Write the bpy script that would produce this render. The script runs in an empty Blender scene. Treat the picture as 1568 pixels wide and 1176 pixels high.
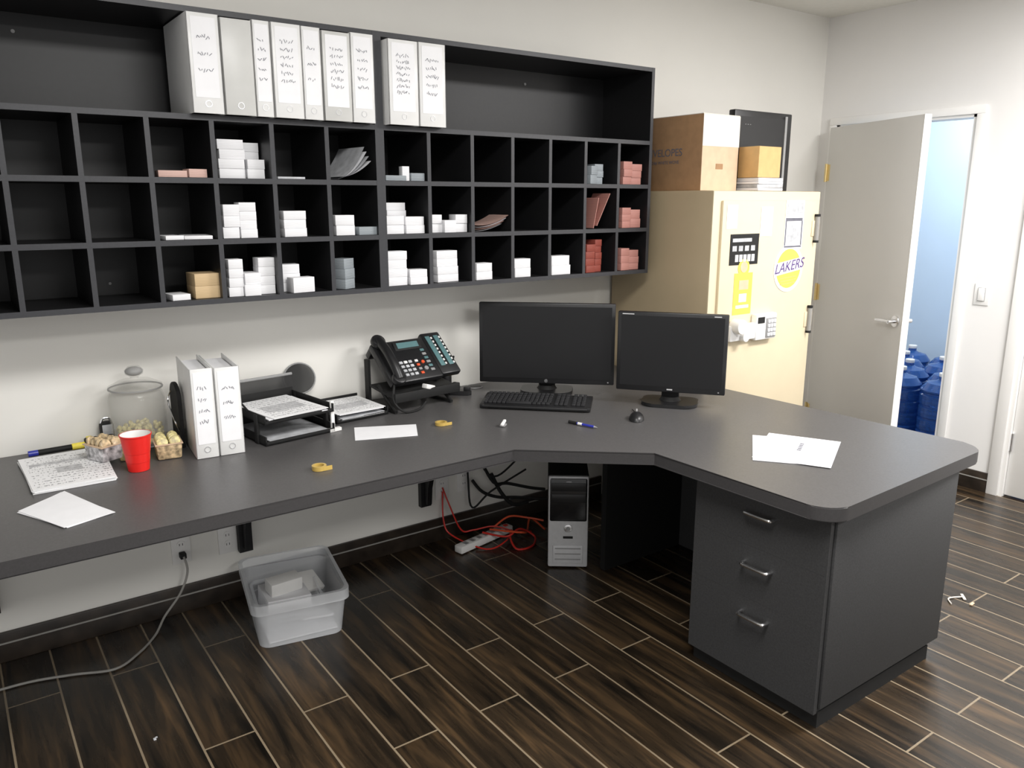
import bpy, bmesh, math, random
from mathutils import Matrix, Vector, Euler
random.seed(7)
R=math.radians
# ---------------------------------------------------------------- materials
def nt(name):
    m=bpy.data.materials.new(name); m.use_nodes=True
    t=m.node_tree; b=t.nodes['Principled BSDF']
    return m,t,b
def mat(name,col,rough=0.5,metal=0.0,noise=0.0,nscale=40,spec=0.5,trans=0.0,alpha=1.0,bump=0.0,emit=None,es=0):
    m,t,b=nt(name)
    b.inputs['Base Color'].default_value=(*col,1)
    b.inputs['Roughness'].default_value=rough
    b.inputs['Metallic'].default_value=metal
    b.inputs['Specular IOR Level'].default_value=spec
    b.inputs['Transmission Weight'].default_value=trans
    b.inputs['Alpha'].default_value=alpha
    if emit:
        b.inputs['Emission Color'].default_value=(*emit,1); b.inputs['Emission Strength'].default_value=es
    if noise>0 or bump>0:
        tc=t.nodes.new('ShaderNodeTexCoord'); n=t.nodes.new('ShaderNodeTexNoise')
        n.inputs['Scale'].default_value=nscale; n.inputs['Detail'].default_value=4
        t.links.new(tc.outputs['Object'],n.inputs['Vector'])
        if noise>0:
            r=t.nodes.new('ShaderNodeValToRGB')
            r.color_ramp.elements[0].position=0.3; r.color_ramp.elements[1].position=0.7
            r.color_ramp.elements[0].color=(*[c*(1-noise) for c in col],1)
            r.color_ramp.elements[1].color=(*[min(1,c*(1+noise)) for c in col],1)
            t.links.new(n.outputs['Fac'],r.inputs['Fac']); t.links.new(r.outputs['Color'],b.inputs['Base Color'])
        if bump>0:
            bp=t.nodes.new('ShaderNodeBump'); bp.inputs['Strength'].default_value=bump; bp.inputs['Distance'].default_value=0.002
            t.links.new(n.outputs['Fac'],bp.inputs['Height']); t.links.new(bp.outputs['Normal'],b.inputs['Normal'])
    return m
def floor_mat():
    m,t,b=nt('wood_plank_tile')
    N=t.nodes.new; L=t.links.new
    tc=N('ShaderNodeTexCoord'); sp=N('ShaderNodeSeparateXYZ'); cb=N('ShaderNodeCombineXYZ')
    L(tc.outputs['Object'],sp.inputs[0]); L(sp.outputs['Y'],cb.inputs['X']); L(sp.outputs['X'],cb.inputs['Y'])
    br=N('ShaderNodeTexBrick'); L(cb.outputs[0],br.inputs['Vector'])
    br.offset=0.36; br.offset_frequency=2
    br.inputs['Scale'].default_value=1; br.inputs['Brick Width'].default_value=0.92; br.inputs['Row Height'].default_value=0.157
    br.inputs['Mortar Size'].default_value=0.0034; br.inputs['Mortar Smooth'].default_value=0.1; br.inputs['Bias'].default_value=0
    br.inputs['Color1'].default_value=(0.0,0,0,1); br.inputs['Color2'].default_value=(1,1,1,1); br.inputs['Mortar'].default_value=(0.5,0.5,0.5,1)
    mp=N('ShaderNodeMapping'); mp.inputs['Scale'].default_value=(1.3,15,1); L(cb.outputs[0],mp.inputs['Vector'])
    n=N('ShaderNodeTexNoise'); n.inputs['Scale'].default_value=1.5; n.inputs['Detail'].default_value=6; n.inputs['Roughness'].default_value=0.6; n.inputs['Distortion'].default_value=0.5
    ad=N('ShaderNodeVectorMath'); ad.operation='MULTIPLY_ADD'; ad.inputs[1].default_value=(7,7,7)
    L(br.outputs['Color'],ad.inputs[0]); L(mp.outputs[0],ad.inputs[2]); L(ad.outputs[0],n.inputs['Vector'])
    r=N('ShaderNodeValToRGB'); e=r.color_ramp.elements
    e[0].position=0.34; e[0].color=(0.010,0.008,0.006,1)
    e[1].position=0.74; e[1].color=(0.115,0.068,0.032,1)
    k=e.new(0.52); k.color=(0.036,0.024,0.014,1)
    L(n.outputs['Fac'],r.inputs['Fac'])
    mx=N('ShaderNodeMix'); mx.data_type='RGBA'; mx.blend_type='MULTIPLY'; mx.inputs['Factor'].default_value=0.45
    L(r.outputs['Color'],mx.inputs['A']); L(br.outputs['Color'],mx.inputs['B'])
    m2=N('ShaderNodeMix'); m2.data_type='RGBA'; L(br.outputs['Fac'],m2.inputs['Factor'])
    L(mx.outputs['Result'],m2.inputs['A']); m2.inputs['B'].default_value=(0.23,0.18,0.12,1)
    L(m2.outputs['Result'],b.inputs['Base Color'])
    rr=N('ShaderNodeMapRange'); rr.inputs['To Min'].default_value=0.20; rr.inputs['To Max'].default_value=0.36
    L(n.outputs['Fac'],rr.inputs['Value']); L(rr.outputs[0],b.inputs['Roughness'])
    bp=N('ShaderNodeBump'); bp.inputs['Strength'].default_value=0.25; bp.inputs['Distance'].default_value=0.002; bp.invert=True
    L(br.outputs['Fac'],bp.inputs['Height']); L(bp.outputs['Normal'],b.inputs['Normal'])
    return m
def print_mat(name,paper=(0.90,0.90,0.91),ink=(0.10,0.10,0.12),rows=9,amount=0.5,reg=(0.12,0.88,0.1,0.92),blocks=()):
    m,t,b=nt(name); N=t.nodes.new; L=t.links.new
    tc=N('ShaderNodeTexCoord'); sp=N('ShaderNodeSeparateXYZ'); L(tc.outputs['Generated'],sp.inputs[0])
    def M(op,a,bb=None):
        x=N('ShaderNodeMath'); x.operation=op
        for i,v in enumerate((a,bb)):
            if v is None: continue
            if isinstance(v,(int,float)): x.inputs[i].default_value=v
            else: L(v,x.inputs[i])
        return x.outputs[0]
    def rect(q):
        return M('MULTIPLY',M('MULTIPLY',M('GREATER_THAN',sp.outputs['X'],q[0]),M('LESS_THAN',sp.outputs['X'],q[1])),
                 M('MULTIPLY',M('GREATER_THAN',sp.outputs['Y'],q[2]),M('LESS_THAN',sp.outputs['Y'],q[3])))
    fy=M('FRACT',M('MULTIPLY',sp.outputs['Y'],rows)); line=M('LESS_THAN',fy,0.42)
    mp=N('ShaderNodeMapping'); mp.inputs['Scale'].default_value=(1,0.5,1); L(tc.outputs['Generated'],mp.inputs[0])
    n=N('ShaderNodeTexNoise'); n.inputs['Scale'].default_value=42; n.inputs['Detail'].default_value=1
    L(mp.outputs[0],n.inputs['Vector'])
    f=M('MULTIPLY',M('MULTIPLY',rect(reg),M('GREATER_THAN',n.outputs['Fac'],1-amount)),line)
    for q in blocks:
        n2=N('ShaderNodeTexNoise'); n2.inputs['Scale'].default_value=11; L(tc.outputs['Generated'],n2.inputs['Vector'])
        f=M('MAXIMUM',f,M('MULTIPLY',rect(q),M('MULTIPLY',n2.outputs['Fac'],1.3)))
    f=M('MULTIPLY',f,0.62)
    mx=N('ShaderNodeMix'); mx.data_type='RGBA'; L(f,mx.inputs['Factor'])
    mx.inputs['A'].default_value=(*paper,1); mx.inputs['B'].default_value=(*ink,1)
    L(mx.outputs['Result'],b.inputs['Base Color']); b.inputs['Roughness'].default_value=0.6
    return m
def stack_mat(name,col,dark=0.75):
    m,t,b=nt(name); N=t.nodes.new; L=t.links.new
    tc=N('ShaderNodeTexCoord'); w=N('ShaderNodeTexWave'); w.bands_direction='Z'; w.inputs['Scale'].default_value=60
    w.inputs['Distortion'].default_value=1.5
    L(tc.outputs['Object'],w.inputs['Vector'])
    r=N('ShaderNodeValToRGB'); r.color_ramp.elements[0].color=(*[c*dark for c in col],1); r.color_ramp.elements[1].color=(*col,1)
    L(w.outputs['Fac'],r.inputs['Fac']); L(r.outputs['Color'],b.inputs['Base Color']); b.inputs['Roughness'].default_value=0.6
    return m

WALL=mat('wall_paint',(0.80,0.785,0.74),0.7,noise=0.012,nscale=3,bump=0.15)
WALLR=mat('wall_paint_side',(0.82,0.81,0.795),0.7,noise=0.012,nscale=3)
CEIL=mat('ceiling_paint',(0.82,0.81,0.76),0.8,noise=0.02,nscale=30)
HALL=mat('hall_paint',(0.58,0.72,0.88),0.7,noise=0.02,nscale=3)
TRIM=mat('trim_white',(0.86,0.85,0.83),0.4,noise=0.01,nscale=8)
DOOR=mat('door_paint',(0.66,0.65,0.625),0.45,noise=0.012,nscale=5)
FLOOR=floor_mat()
BASE=mat('baseboard_tile',(0.028,0.021,0.016),0.35,noise=0.5,nscale=14)
DESK=mat('desk_laminate',(0.084,0.081,0.081),0.38,noise=0.12,nscale=160)
DESKE=mat('desk_edge_band',(0.044,0.042,0.043),0.45,noise=0.1,nscale=160)
CAB=mat('cabinet_laminate',(0.046,0.046,0.047),0.62,noise=0.15,nscale=170,spec=0.3)
CUB=mat('cubby_laminate',(0.0115,0.0115,0.0125),0.42,noise=0.1,nscale=60,spec=0.4)
CUBE=mat('cubby_edge_lit',(0.034,0.035,0.040),0.45,noise=0.1,nscale=100)  # same laminate, light on the front edges put into a lighter tone
BLK=mat('black_plastic',(0.012,0.012,0.013),0.38,noise=0.1,nscale=60)
BLKM=mat('black_matte',(0.014,0.014,0.014),0.65,noise=0.1,nscale=60,spec=0.3)
GLOSSB=mat('black_gloss',(0.008,0.008,0.009),0.12,noise=0.05,nscale=5)
SCREEN=mat('screen_off',(0.010,0.010,0.011),0.35,noise=0.05,nscale=5,spec=0.4)
KEY=mat('key_black',(0.022,0.022,0.024),0.45,noise=0.1,nscale=80)
SILV=mat('silver_plastic',(0.60,0.60,0.61),0.35,metal=0.1,noise=0.04,nscale=50)
METAL=mat('brushed_metal',(0.80,0.80,0.81),0.25,metal=1.0,noise=0.05,nscale=90)
GRAYP=mat('gray_plastic',(0.30,0.30,0.30),0.5,noise=0.05,nscale=50)
WHITE=mat('white_plastic',(0.84,0.83,0.81),0.4,noise=0.02,nscale=30)
PAPER=mat('paper_white',(0.88,0.88,0.90),0.6,noise=0.02,nscale=20)
PAPERG=mat('paper_gray',(0.50,0.51,0.53),0.6,noise=0.2,nscale=30)
BINW=mat('binder_vinyl',(0.78,0.78,0.77),0.35,noise=0.03,nscale=15)
BINW2=mat('binder_vinyl_grey',(0.60,0.60,0.58),0.35,noise=0.03,nscale=15)
INK=mat('ink',(0.14,0.14,0.17),0.6,noise=0.1)
RED=mat('cup_red',(0.80,0.02,0.015),0.35,noise=0.03)
SAFE=mat('safe_tan_lit',(0.70,0.60,0.42),0.5,noise=0.02,nscale=8)  # brighter tan, light on the safe's front put into the colour
SAFES=mat('safe_tan_shaded',(0.47,0.375,0.24),0.5,noise=0.03,nscale=8)  # same tan darkened, shade on the safe's side put into the colour
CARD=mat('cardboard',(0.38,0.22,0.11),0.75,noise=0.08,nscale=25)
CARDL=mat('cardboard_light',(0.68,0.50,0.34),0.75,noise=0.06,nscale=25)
CARDO=mat('cardboard_orange',(0.68,0.43,0.18),0.7,noise=0.06,nscale=25)
TAPE=mat('packing_tape',(0.80,0.74,0.66),0.3,noise=0.03)
YEL=mat('sticker_yellow',(0.95,0.78,0.10),0.5,noise=0.04)
PURP=mat('sticker_dark',(0.09,0.04,0.20),0.5,noise=0.04)
PINK=stack_mat('cards_pink',(0.54,0.25,0.21),0.6)
REDC=stack_mat('cards_red',(0.30,0.06,0.04),0.6)
WCARD=stack_mat('cards_white',(0.86,0.86,0.88),0.82)
GCARD=stack_mat('cards_grey',(0.36,0.40,0.43),0.5)
TCARD=stack_mat('cards_tan',(0.66,0.48,0.27),0.8)
PALEP=stack_mat('cards_pale_pink',(0.66,0.44,0.38),0.75)
GOLD=mat('tape_amber',(0.55,0.38,0.10),0.3,noise=0.05)
BRASS=mat('brass',(0.75,0.60,0.30),0.3,metal=0.9,noise=0.05)
CABR=mat('cable_red',(0.60,0.03,0.02),0.4,noise=0.05)
CABO=mat('cable_orange',(0.72,0.10,0.035),0.4,noise=0.05)
CABG=mat('cable_grey',(0.30,0.29,0.27),0.5,noise=0.05)
CABW=mat('cable_cream',(0.55,0.50,0.40),0.5,noise=0.05)
TEAL=mat('label_teal',(0.10,0.20,0.21),0.4,noise=0.05)
BLUE=mat('jug_blue',(0.05,0.18,0.58),0.12,noise=0.05,trans=0.6)
BLUEP=mat('pen_blue',(0.03,0.04,0.35),0.3,noise=0.05)
PRINTB=print_mat('printed_flyer',rows=16,amount=0.46,reg=(0.08,0.92,0.06,0.94),blocks=((0.10,0.88,0.66,0.74),(0.36,0.64,0.38,0.54)))
PRINTC=print_mat('printed_photo_sheet',rows=12,amount=0.5,reg=(0.08,0.92,0.06,0.94),blocks=((0.15,0.85,0.3,0.62),))
COOKIE=mat('cookie_wrapper',(0.55,0.42,0.25),0.35,noise=0.7,nscale=60)
COOKIEB=mat('cookie_wrapper_blue',(0.48,0.47,0.48),0.35,noise=0.8,nscale=50)
CANDY=mat('candy',(0.72,0.60,0.28),0.4,noise=0.5,nscale=70)
def clear(name,col,tr,rough=0.1,tint=(0.98,0.98,0.98)):
    m,t,b=nt(name); out=[n for n in t.nodes if n.type=='OUTPUT_MATERIAL'][0]
    b.inputs['Base Color'].default_value=(*col,1); b.inputs['Roughness'].default_value=rough
    tp=t.nodes.new('ShaderNodeBsdfTransparent'); tp.inputs[0].default_value=(*tint,1)
    mx=t.nodes.new('ShaderNodeMixShader'); mx.inputs[0].default_value=tr
    t.links.new(b.outputs[0],mx.inputs[1]); t.links.new(tp.outputs[0],mx.inputs[2]); t.links.new(mx.outputs[0],out.inputs['Surface'])
    return m
GLASS=clear('jar_glass',(0.75,0.74,0.69),0.84,0.05)
TUB=clear('tub_plastic',(0.92,0.94,0.97),0.52,0.25)
MESHM=clear('black_mesh',(0.03,0.03,0.03),0.30,0.5)
MESHD=clear('smoke_disc',(0.02,0.02,0.02),0.30,0.2)

# ---------------------------------------------------------------- mesh builder
class B:
    def __init__(s): s.bm=bmesh.new(); s.mats=[]; s.M=Matrix.Identity(4)
    def mi(s,m):
        if m not in s.mats: s.mats.append(m)
        return s.mats.index(m)
    def box(s,c,d,m,rot=(0,0,0),bev=0.0,taper=None):
        t=bmesh.new(); bmesh.ops.create_cube(t,size=1)
        for v in t.verts:
            v.co=Vector((v.co.x*d[0],v.co.y*d[1],v.co.z*d[2]))
            if taper and v.co.z<0: v.co.x*=taper; v.co.y*=taper
        if bev>0: bmesh.ops.bevel(t,geom=t.edges[:],offset=bev,segments=2,affect='EDGES',profile=0.5)
        s.merge(t,m,Matrix.Translation(c)@Euler(rot).to_matrix().to_4x4())
    def bx(s,x0,x1,y0,y1,z0,z1,m,bev=0.0):
        s.box(((x0+x1)/2,(y0+y1)/2,(z0+z1)/2),(abs(x1-x0),abs(y1-y0),abs(z1-z0)),m,bev=bev)
    def merge(s,t,m,Mx):
        i=s.mi(m); mp={}
        A=s.M@Mx
        for v in t.verts: mp[v]=s.bm.verts.new(A@v.co)
        for f in t.faces:
            try:
                nf=s.bm.faces.new([mp[v] for v in f.verts]); nf.material_index=i
            except ValueError: pass
        t.free()
    def cyl(s,c,r,h,m,r2=None,seg=24,rot=(0,0,0),bev=0.0):
        t=bmesh.new(); bmesh.ops.create_cone(t,cap_ends=True,segments=seg,radius1=r,radius2=r if r2 is None else r2,depth=h)
        if bev>0:
            es=[e for e in t.edges if abs(e.verts[0].co.z-e.verts[1].co.z)<1e-6]
            bmesh.ops.bevel(t,geom=es,offset=bev,segments=2,affect='EDGES',profile=0.5)
        s.merge(t,m,Matrix.Translation(c)@Euler(rot).to_matrix().to_4x4())
    def sph(s,c,r,m,sc=(1,1,1),rot=(0,0,0),seg=20):
        t=bmesh.new(); bmesh.ops.create_uvsphere(t,u_segments=seg,v_segments=seg//2,radius=r)
        s.merge(t,m,Matrix.Translation(c)@Euler(rot).to_matrix().to_4x4()@Matrix.Diagonal((*sc,1)))
    def lathe(s,prof,c,m,seg=32,rot=(0,0,0)):
        t=bmesh.new(); rings=[]
        for r,z in prof:
            if r<1e-5: rings.append([t.verts.new((0,0,z))])
            else: rings.append([t.verts.new((r*math.cos(2*math.pi*k/seg),r*math.sin(2*math.pi*k/seg),z)) for k in range(seg)])
        for a,b in zip(rings,rings[1:]):
            for k in range(seg):
                q=[a[k%len(a)],a[(k+1)%len(a)],b[(k+1)%len(b)],b[k%len(b)]]
                u=[]
                for v in q:
                    if v not in u: u.append(v)
                if len(u)>2: t.faces.new(u)
        s.merge(t,m,Matrix.Translation(c)@Euler(rot).to_matrix().to_4x4())
    def torus(s,c,Rr,r,m,rot=(0,0,0),sc=(1,1,1),seg=28,sg=8):
        prof=[(Rr+r*math.cos(2*math.pi*k/sg),r*math.sin(2*math.pi*k/sg)) for k in range(sg+1)]
        t=bmesh.new(); rings=[[t.verts.new((p[0]*math.cos(2*math.pi*k/seg),p[0]*math.sin(2*math.pi*k/seg),p[1])) for k in range(seg)] for p in prof[:-1]]
        for j in range(sg):
            for k in range(seg):
                t.faces.new([rings[j][k],rings[j][(k+1)%seg],rings[(j+1)%sg][(k+1)%seg],rings[(j+1)%sg][k]])
        s.merge(t,m,Matrix.Translation(c)@Euler(rot).to_matrix().to_4x4()@Matrix.Diagonal((*sc,1)))
    def prism(s,poly,z0,z1,m,Mx=Matrix.Identity(4),mtop=None,bev=0.0):
        t=bmesh.new(); a=[t.verts.new((x,y,z0)) for x,y in poly]; b=[t.verts.new((x,y,z1)) for x,y in poly]
        n=len(poly); t.faces.new(a[::-1]); t.faces.new(b)
        for k in range(n): t.faces.new([a[k],a[(k+1)%n],b[(k+1)%n],b[k]])
        n0=len(s.bm.faces)
        if bev>0: bmesh.ops.bevel(t,geom=[e for e in t.edges if abs(e.verts[0].co.z-e.verts[1].co.z)<1e-6],offset=bev,segments=2,affect='EDGES')
        s.merge(t,m,Mx)
        if mtop:
            i=s.mi(mtop)
            s.bm.faces.ensure_lookup_table(); s.bm.normal_update()
            for f in s.bm.faces[n0:]:
                if f.calc_center_median().z>z1-1e-4 : f.material_index=i
    def tube(s,pts,r,m,seg=8,sub=6):
        P=[Vector(p) for p in pts]; Q=[]
        for k in range(len(P)-1):
            p0=P[max(k-1,0)];p1=P[k];p2=P[k+1];p3=P[min(k+2,len(P)-1)]
            for j in range(sub):
                u=j/sub
                Q.append(0.5*((2*p1)+(p2-p0)*u+(2*p0-5*p1+4*p2-p3)*u*u+(3*p1-p0-3*p2+p3)*u**3))
        Q.append(P[-1]); t=bmesh.new(); rings=[]; up=Vector((0.13,0.21,0.97)).normalized()
        for k,q in enumerate(Q):
            d=(Q[min(k+1,len(Q)-1)]-Q[max(k-1,0)]).normalized()
            a=d.cross(up)
            if a.length<1e-3: a=d.cross(Vector((1,0,0)))
            a.normalize(); b=d.cross(a).normalized(); up=a.cross(d).normalized()
            rings.append([t.verts.new(q+r*(math.cos(2*math.pi*j/seg)*a+math.sin(2*math.pi*j/seg)*b)) for j in range(seg)])
        for A,C in zip(rings,rings[1:]):
            for j in range(seg): t.faces.new([A[j],A[(j+1)%seg],C[(j+1)%seg],C[j]])
        t.faces.new(rings[0][::-1]); t.faces.new(rings[-1])
        s.merge(t,m,Matrix.Identity(4))
    def out(s,name,loc=(0,0,0),rz=0.0,parent=None,smooth=True):
        bmesh.ops.recalc_face_normals(s.bm,faces=s.bm.faces[:])
        me=bpy.data.meshes.new(name); s.bm.to_mesh(me); s.bm.free()
        for m in s.mats: me.materials.append(m)
        o=bpy.data.objects.new(name,me); bpy.context.scene.collection.objects.link(o)
        o.location=loc; o.rotation_euler=(0,0,rz)
        if smooth:
            for p in me.polygons: p.use_smooth=True
            me.set_sharp_from_angle(angle=R(32))
        if parent: o.parent=parent
        return o

def roundpoly(pts,rads,seg=8):
    out=[];n=len(pts)
    for i,(p,r) in enumerate(zip(pts,rads)):
        p=Vector(p)
        if r<=0: out.append(tuple(p)); continue
        a=(Vector(pts[i-1])-p).normalized(); b=(Vector(pts[(i+1)%n])-p).normalized()
        ang=a.angle(b); d=r/math.tan(ang/2)
        c=p+(a+b).normalized()*(r/math.sin(ang/2))
        s0=p+a*d-c; s1=p+b*d-c
        for k in range(seg+1):
            v=(s0*(1-k/seg)+s1*(k/seg)); v=v.normalized()*r
            out.append(tuple(c+v))
    return out
def text(txt,size,loc,rot,m,parent,ext=0.0004,shear=0.0):
    c=bpy.data.curves.new(txt,'FONT'); c.body=txt; c.size=size; c.extrude=ext; c.align_x='CENTER'; c.align_y='CENTER'; c.shear=shear; c.materials.append(m)
    o=bpy.data.objects.new('printed_text',c); bpy.context.scene.collection.objects.link(o); o.location=loc; o.rotation_euler=rot; o.parent=parent
    return o

# ---------------------------------------------------------------- room shell
XR=4.72; H=2.735
b=B(); b.bx(-3.2,7.2,-6.2,2.2,-0.06,0,FLOOR); b.out('floor',smooth=False)
b=B(); b.bx(-3.2,7.2,-6.2,2.2,H,H+0.08,CEIL); b.out('ceiling',smooth=False)
b=B(); b.bx(-3.2,XR+0.1,0,0.12,0,H,WALL); b.out('wall_back',smooth=False)
b=B()
D0,D1,DT=-0.12,-0.965,2.09
E0,E1=-1.33,-2.25
b.bx(XR,XR+0.11,D0,0.0,0,H,WALLR)
b.bx(XR,XR+0.11,D1,D0,DT,H,WALLR)
b.bx(XR,XR+0.11,E0,D1,0,H,WALLR)
b.bx(XR,XR+0.11,E1,E0,DT,H,WALLR)
b.bx(XR,XR+0.11,-6.2,E1,0,H,WALLR)
b.out('wall_right',smooth=False)
b=B(); b.bx(6.7,6.8,-2.4,2.2,0,H,HALL); b.out('wall_hall',smooth=False)
def frame(name,y0,y1,w=0.05):
    b=B()
    for (a,c) in ((y0+w,y0),(y1,y1-w)):
        b.bx(XR-0.018,XR,a,c,0,DT,TRIM,bev=0.003)
    b.bx(XR-0.018,XR,y1-w,y0+w,DT,DT+w,TRIM,bev=0.003)
    b.bx(XR-0.005,XR+0.115,y0,y0-0.02,0,DT,TRIM); b.bx(XR-0.005,XR+0.115,y1,y1+0.02,0,DT,TRIM)
    b.bx(XR-0.005,XR+0.115,y1,y0,DT-0.015,DT,TRIM)
    return b.out(name)
frame('trim_1',D0,D1,0.045); frame('trim_2',E0,E1,0.06)
b=B(); LT=DT-0.018
b.bx(-0.04,0.0,-0.845,0,0.012,LT,DOOR,bev=0.002)
b.bx(-0.041,0.001,-0.8465,-0.844,0.012,LT,TRIM)
for sx in (-1,1):
    x=-0.02+sx*0.02
    b.cyl((x+sx*0.006,-0.795,0.97),0.032,0.012,METAL,rot=(0,R(90),0),bev=0.002)
    b.cyl((x+sx*0.03,-0.795,0.97),0.011,0.05,METAL,rot=(0,R(90),0))
    b.tube([(x+sx*0.05,-0.80,0.97),(x+sx*0.055,-0.75,0.972),(x+sx*0.052,-0.69,0.968)],0.009,METAL)
for z in (0.25,1.05,1.80):
    b.cyl((-0.045,0.004,z),0.009,0.11,BRASS); b.bx(-0.042,-0.039,-0.03,0,z-0.05,z+0.05,BRASS)
b.out('door_1',loc=(XR-0.03,D0-0.012,0),rz=-R(24))
b=B(); b.bx(XR+0.02,XR+0.06,E1+0.022,E0-0.022,0.01,DT-0.022,TRIM,bev=0.002)
b.cyl((XR+0.016,E1+0.08,0.98),0.03,0.012,METAL,rot=(0,R(90),0)); b.cyl((XR-0.01,E1+0.08,0.98),0.011,0.05,METAL,rot=(0,R(90),0)); b.cyl((XR+0.012,E0-0.026,0.32),0.008,0.1,METAL)
b.tube([(XR-0.03,E1+0.08,0.98),(XR-0.033,E1+0.19,0.98)],0.009,METAL)
b.out('door_2')
def baseb(name,x0,x1,y0,y1,ax):
    b=B(); b.bx(x0,x1,y0,y1,0,0.115,BASE,bev=0.003)
    if ax=='x': b.bx(x0,x1,y0-0.003,y1,0.072,0.078,CABG)
    if ax=='y': b.bx(x0-0.003,x1,y0,y1,0.072,0.078,CABG)
    return b.out(name)
baseb('baseboard_back',-3.2,2.90,-0.014,0,'x')
baseb('baseboard_right',XR-0.014,XR,E0+0.062,D1-0.047,'y')
b=B(); b.bx(XR-0.006,XR,-1.145,-1.065,1.06,1.18,WHITE,bev=0.002); b.bx(XR-0.009,XR-0.006,-1.124,-1.086,1.083,1.157,GRAYP); b.bx(XR-0.014,XR-0.008,-1.122,-1.088,1.085,1.155,WHITE,bev=0.002); b.out('light_switch')

# ---------------------------------------------------------------- cubby shelf
t=0.018; Y0,Y1=-0.35,-0.002
rowz=[1.29,1.492,1.695,1.897]; TOPZ=2.235
b=B()
def board(x0,x1,y0,y1,z0,z1):
    b.bx(x0,x1,y0+0.002,y1,z0,z1,CUB); b.bx(x0,x1,y0,y0+0.002,z0,z1,CUBE)
units=[(1.42-0.202*10-0.018,1.42,10),(1.42,2.86,7)]
b.bx(units[0][0],2.86,-0.012,Y1,1.281,TOPZ-0.001,CUB)
for (a,c,n) in units:
    for k,z in enumerate(rowz):
        board(a+t,c-t,Y0,Y1,z-(t/2),z+t/2)
    board(a+t,c-t,Y0,Y1,TOPZ-t,TOPZ)
    board(a,a+t,Y0-0.0006,Y1,1.281,TOPZ); board(c-t,c,Y0-0.0006,Y1,1.281,TOPZ)
    p=(c-a-t)/n
    for k in range(1,n):
        for q in range(3):
            board(a+k*p+0.001,a+k*p+t-0.001,Y0+0.0006,Y1,rowz[q]+t/2,rowz[q+1]-t/2)
for x in (0.3,1.0,1.75,2.35): b.cyl((x,-0.0135,2.16),0.006,0.004,GRAYP,rot=(R(90),0,0),seg=12)
for x in (0.5,1.1,1.9,2.5): b.cyl((x,-0.0135,1.34),0.005,0.004,GRAYP,rot=(R(90),0,0),seg=12)
b.out('cubby_shelf')

# ---------------------------------------------------------------- binders
def scribble(b,x,y,z0,z1,w,n):
    for k in range(n):
        z=z1-(z1-z0)*(k+0.5)/n
        xx=x-w/2
        while xx<x+w/2:
            l=random.uniform(0.005,0.014)
            b.box((xx,y,z+random.uniform(-.003,.003)),(0.0016,0.0006,l),INK,rot=(0,random.uniform(-.9,.9),0)); xx+=random.uniform(0.005,0.010)
def binder(x0,w,yf,z0,h,depth,marks=5,col=None,name='ring_binder',rz=0.0,label=True):
    col=col or BINW; b=B()
    b.bx(0,0.004,0,depth,0,h,col,bev=0.0015); b.bx(w-0.004,w,0,depth,0,h,col,bev=0.0015)
    b.bx(0,w,0,0.005,0,h,col,bev=0.0015)
    b.bx(0.007,w-0.007,0.03,depth-0.012,0.008,h-0.016,PAPER)
    b.torus((w/2,0.0,0.03),0.010,0.0018,METAL,rot=(R(90),0,0),seg=16,sg=6)
    if label:
        b.bx(w*0.12,w*0.88,-0.0012,0,h*0.16,h*0.96,PAPER)
        scribble(b,w/2,-0.002,h*0.35,h*0.85,w*0.42,marks)
    return b.out(name,loc=(x0,yf,z0),rz=rz)
S=rowz[3]+t/2+0.001
xs=[0.742,0.845,0.950,1.012,1.118,1.190,1.300,1.392]
for i in range(7):
    lab=i in (0,2,3,4,5,6)
    binder(xs[i],xs[i+1]-xs[i]-0.002,-0.385-0.004*(i%2),S,0.305-(0.006 if i in(1,5) else 0),0.29,[3,0,5,6,3,6,5][i],BINW2 if i in (1,5) else BINW,label=lab)
binder(1.445,0.125,-0.39,S,0.300,0.29,7); binder(1.575,0.118,-0.385,S,0.302,0.29,5)

# ---------------------------------------------------------------- card stacks in the cubbies
PIT=0.202
def colx(k):
    if k<0: return 1.42+(k)*PIT-0.009+0.010
    return 1.42+0.018+k*((1.44-0.018)/7)
def shelfz(r): return rowz[3-r]+t/2+0.0008
def stacks(col,r,items,name='business_card_stack'):
    b=B(); x0=colx(col)
    for (dx,w,h,d,yf,m,rz) in items:
        n=max(1,int(h/0.03)); z=0
        for k in range(n):
            hh=h/n
            b.box((dx+w/2+random.uniform(-.002,.002),yf+d/2+random.uniform(-.003,.003),z+hh/2),(w,d,hh-0.0005),m,rot=(0,0,rz+random.uniform(-.03,.03)),bev=0.0006)
            z+=hh
    return b.out(name,loc=(x0,0,shelfz(r)))
W=WCARD; F=-0.335
stacks(-4,1,[(0.015,0.09,0.022,0.055,F,PALEP,0),(0.105,0.06,0.028,0.055,F,PALEP,0.1)])
stacks(-4,2,[(0.010,0.06,0.014,0.10,F,W,0.1),(0.085,0.09,0.012,0.15,F,W,-0.1)],'paper_stack')
stacks(-4,3,[(0.015,0.06,0.02,0.09,F,W,0.1),(0.10,0.085,0.085,0.10,F+0.01,TCARD,0.05)])
stacks(-3,1,[(0.020,0.088,0.130,0.055,-0.30,W,0),(0.112,0.060,0.065,0.055,-0.31,W,0),(0.112,0.066,0.125,0.055,-0.245,W,0)])
stacks(-3,2,[(0.008,0.055,0.115,0.055,F,W,0),(0.066,0.058,0.122,0.055,F,W,0.03)])
stacks(-3,3,[(0.012,0.050,0.130,0.055,F,W,0),(0.064,0.056,0.080,0.09,F-0.01,W,0),(0.122,0.060,0.13,0.055,F+0.02,W,0)])
stacks(-2,1,[(0.01,0.10,0.008,0.09,F,PAPERG,0)],'paper_stack')
stacks(-2,2,[(0.018,0.085,0.092,0.055,F,W,0.05)])
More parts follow.
